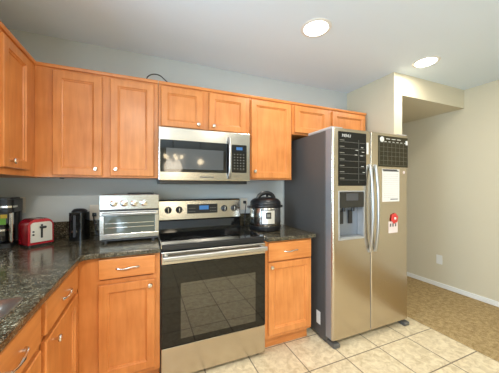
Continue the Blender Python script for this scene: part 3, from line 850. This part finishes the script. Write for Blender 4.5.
# ------------------------------------------------------------------ cords, outlets
def outlet(label, loc, rz, mat, plug=False):
    t = thing('wall_outlet', label, 'outlet', loc, rz, 'wall outlets')
    pl = MB().box(-.036, .036, -.006, -.0005, -.058, .058, .003).build('cover_plate', mat, t)
    for z in (-.02, .02):
        if plug and z > 0: continue
        MB().rbox(-.016, .016, -.0075, -.0055, z - .014, z + .014, .006, 'y', 3).build('socket', mat, pl)
    return t
outlet('ivory wall outlet low on the tan right wall above the baseboard', (RW, -.357, .358), -PI / 2, 'white')
outlet('ivory wall outlet on the back wall between coffee maker and red toaster', (-.948, 0, 1.165), 0, 'ivory')
outlet('ivory wall outlet with a plug in it, behind the left side of the toaster oven', (-.472, 0, 1.095), 0, 'ivory', True)
outlet('ivory wall outlet on the back wall between range and pressure cooker', (.832, 0, 1.125), 0, 'ivory', True)
def cable(name, label, pts, r, mat='black'):
    P = [Vector(p) for p in pts]; out = []
    for i in range(len(P) - 1):
        p0, p1, p2, p3 = P[max(i - 1, 0)], P[i], P[i + 1], P[min(i + 2, len(P) - 1)]
        for k in range(6):
            u = k / 6
            out.append(.5 * ((2 * p1) + (-p0 + p2) * u + (2 * p0 - 5 * p1 + 4 * p2 - p3) * u * u + (-p0 + 3 * p1 - 3 * p2 + p3) * u ** 3))
    out.append(P[-1])
    return out
t = thing('power_cord', 'black power cord with plug running from the outlet down behind the toaster oven', 'cord', (-.472, 0, CT1))
MB().box(-.014, .014, -.035, -.0085, .155, .184, .004).build('plug', 'black', t)
MB().tube(cable('', '', [(0, -.035, .170), (.0, -.055, .155), (.01, -.055, .08), (.03, -.05, .01), (.10, -.045, .008)], .004), .004, 8).build('cable', 'black', t, smooth=True)
t = thing('power_cord', 'black power cord with plug running down the wall behind the pressure cooker', 'cord', (.832, 0, CT1))
MB().box(-.014, .014, -.035, -.0085, .223, .252, .004).build('plug', 'black', t)
MB().tube(cable('', '', [(0, -.035, .237), (.0, -.055, .22), (-.01, -.05, .10), (-.01, -.05, .006), (.03, -.07, .006), (.07, -.10, .010)], .004), .004, 8).build('cable', 'black', t, smooth=True)
c = MB().tube(cable('', '', [(-.10, -.10, 2.121), (-.09, -.24, 2.122), (-.075, -.295, 2.145), (-.035, -.305, 2.166), (.01, -.305, 2.163), (.045, -.298, 2.140), (.075, -.28, 2.121), (.10, -.14, 2.120)], .004), .0045, 8).build('black_cable', 'black', smooth=True)
tag(c, 'loop of black cable lying on top of the upper cabinets above the microwave', 'cord')
t = MB().lathe([(.014, -.0005), (.014, -.008), (.010, -.010), (.002, -.010)], 16).build('cabinet_puck', 'dark_grey', loc=(-.640, -.20, ZB), smooth=True)
tag(t, 'tiny dark round puck under the two-door upper cabinet', 'puck')

# ------------------------------------------------------------------ lamps behind the camera, seen only as reflections
t = thing('chandelier', 'bronze chandelier with five glowing bulbs behind the camera, mirrored in the microwave window', 'chandelier', (.42, -3.7, 1.86))
MB().tube([(0, 0, .02), (0, 0, CEIL - 1.86 - .001)], .008, 10).build('stem', 'bronze', t, smooth=True)
MB().lathe([(.004, -.06), (.03, -.03), (.02, .0), (.03, .05), (.01, .09)], 20).build('hub', 'bronze', t, smooth=True)
MB().lathe([(.055, CEIL - 1.86 - .025), (.06, CEIL - 1.86 - .001)], 24).build('canopy', 'bronze', t, smooth=True)
for k in range(5):
    a = 2 * PI * k / 5 + .2
    c_, s_ = math.cos(a), math.sin(a)
    ar = MB().tube([(c_ * .02, s_ * .02, 0), (c_ * .08, s_ * .08, -.04), (c_ * .14, s_ * .14, -.03), (c_ * .17, s_ * .17, .01)], .006, 8).build('arm', 'bronze', t, smooth=True)
    MB().lathe([(.012, .012), (.030, .03), (.036, .06), (.026, .09), (.002, .098)], 18, c_ * .17, s_ * .17).build('bulb', 'bulb', ar, smooth=True)
l = bpy.data.lights.new('chandelier_glow', 'POINT'); l.energy = CHAND_W; l.shadow_soft_size = .18; l.color = (1, .84, .62)
o = bpy.data.objects.new('chandelier_glow', l); COL.objects.link(o); o.parent = t; o.location = (0, 0, -.16)
t = thing('pendant_light', 'small glowing pendant light behind the camera, mirrored in the microwave window', 'pendant light', (1.02, -3.9, 1.84))
MB().tube([(0, 0, .07), (0, 0, CEIL - 1.84 - .001)], .005, 8).build('cord', 'bronze', t, smooth=True)
MB().lathe([(.02, -.05), (.055, -.03), (.07, .0), (.055, .04), (.015, .075)], 24).build('shade', 'bulb', t, smooth=True)
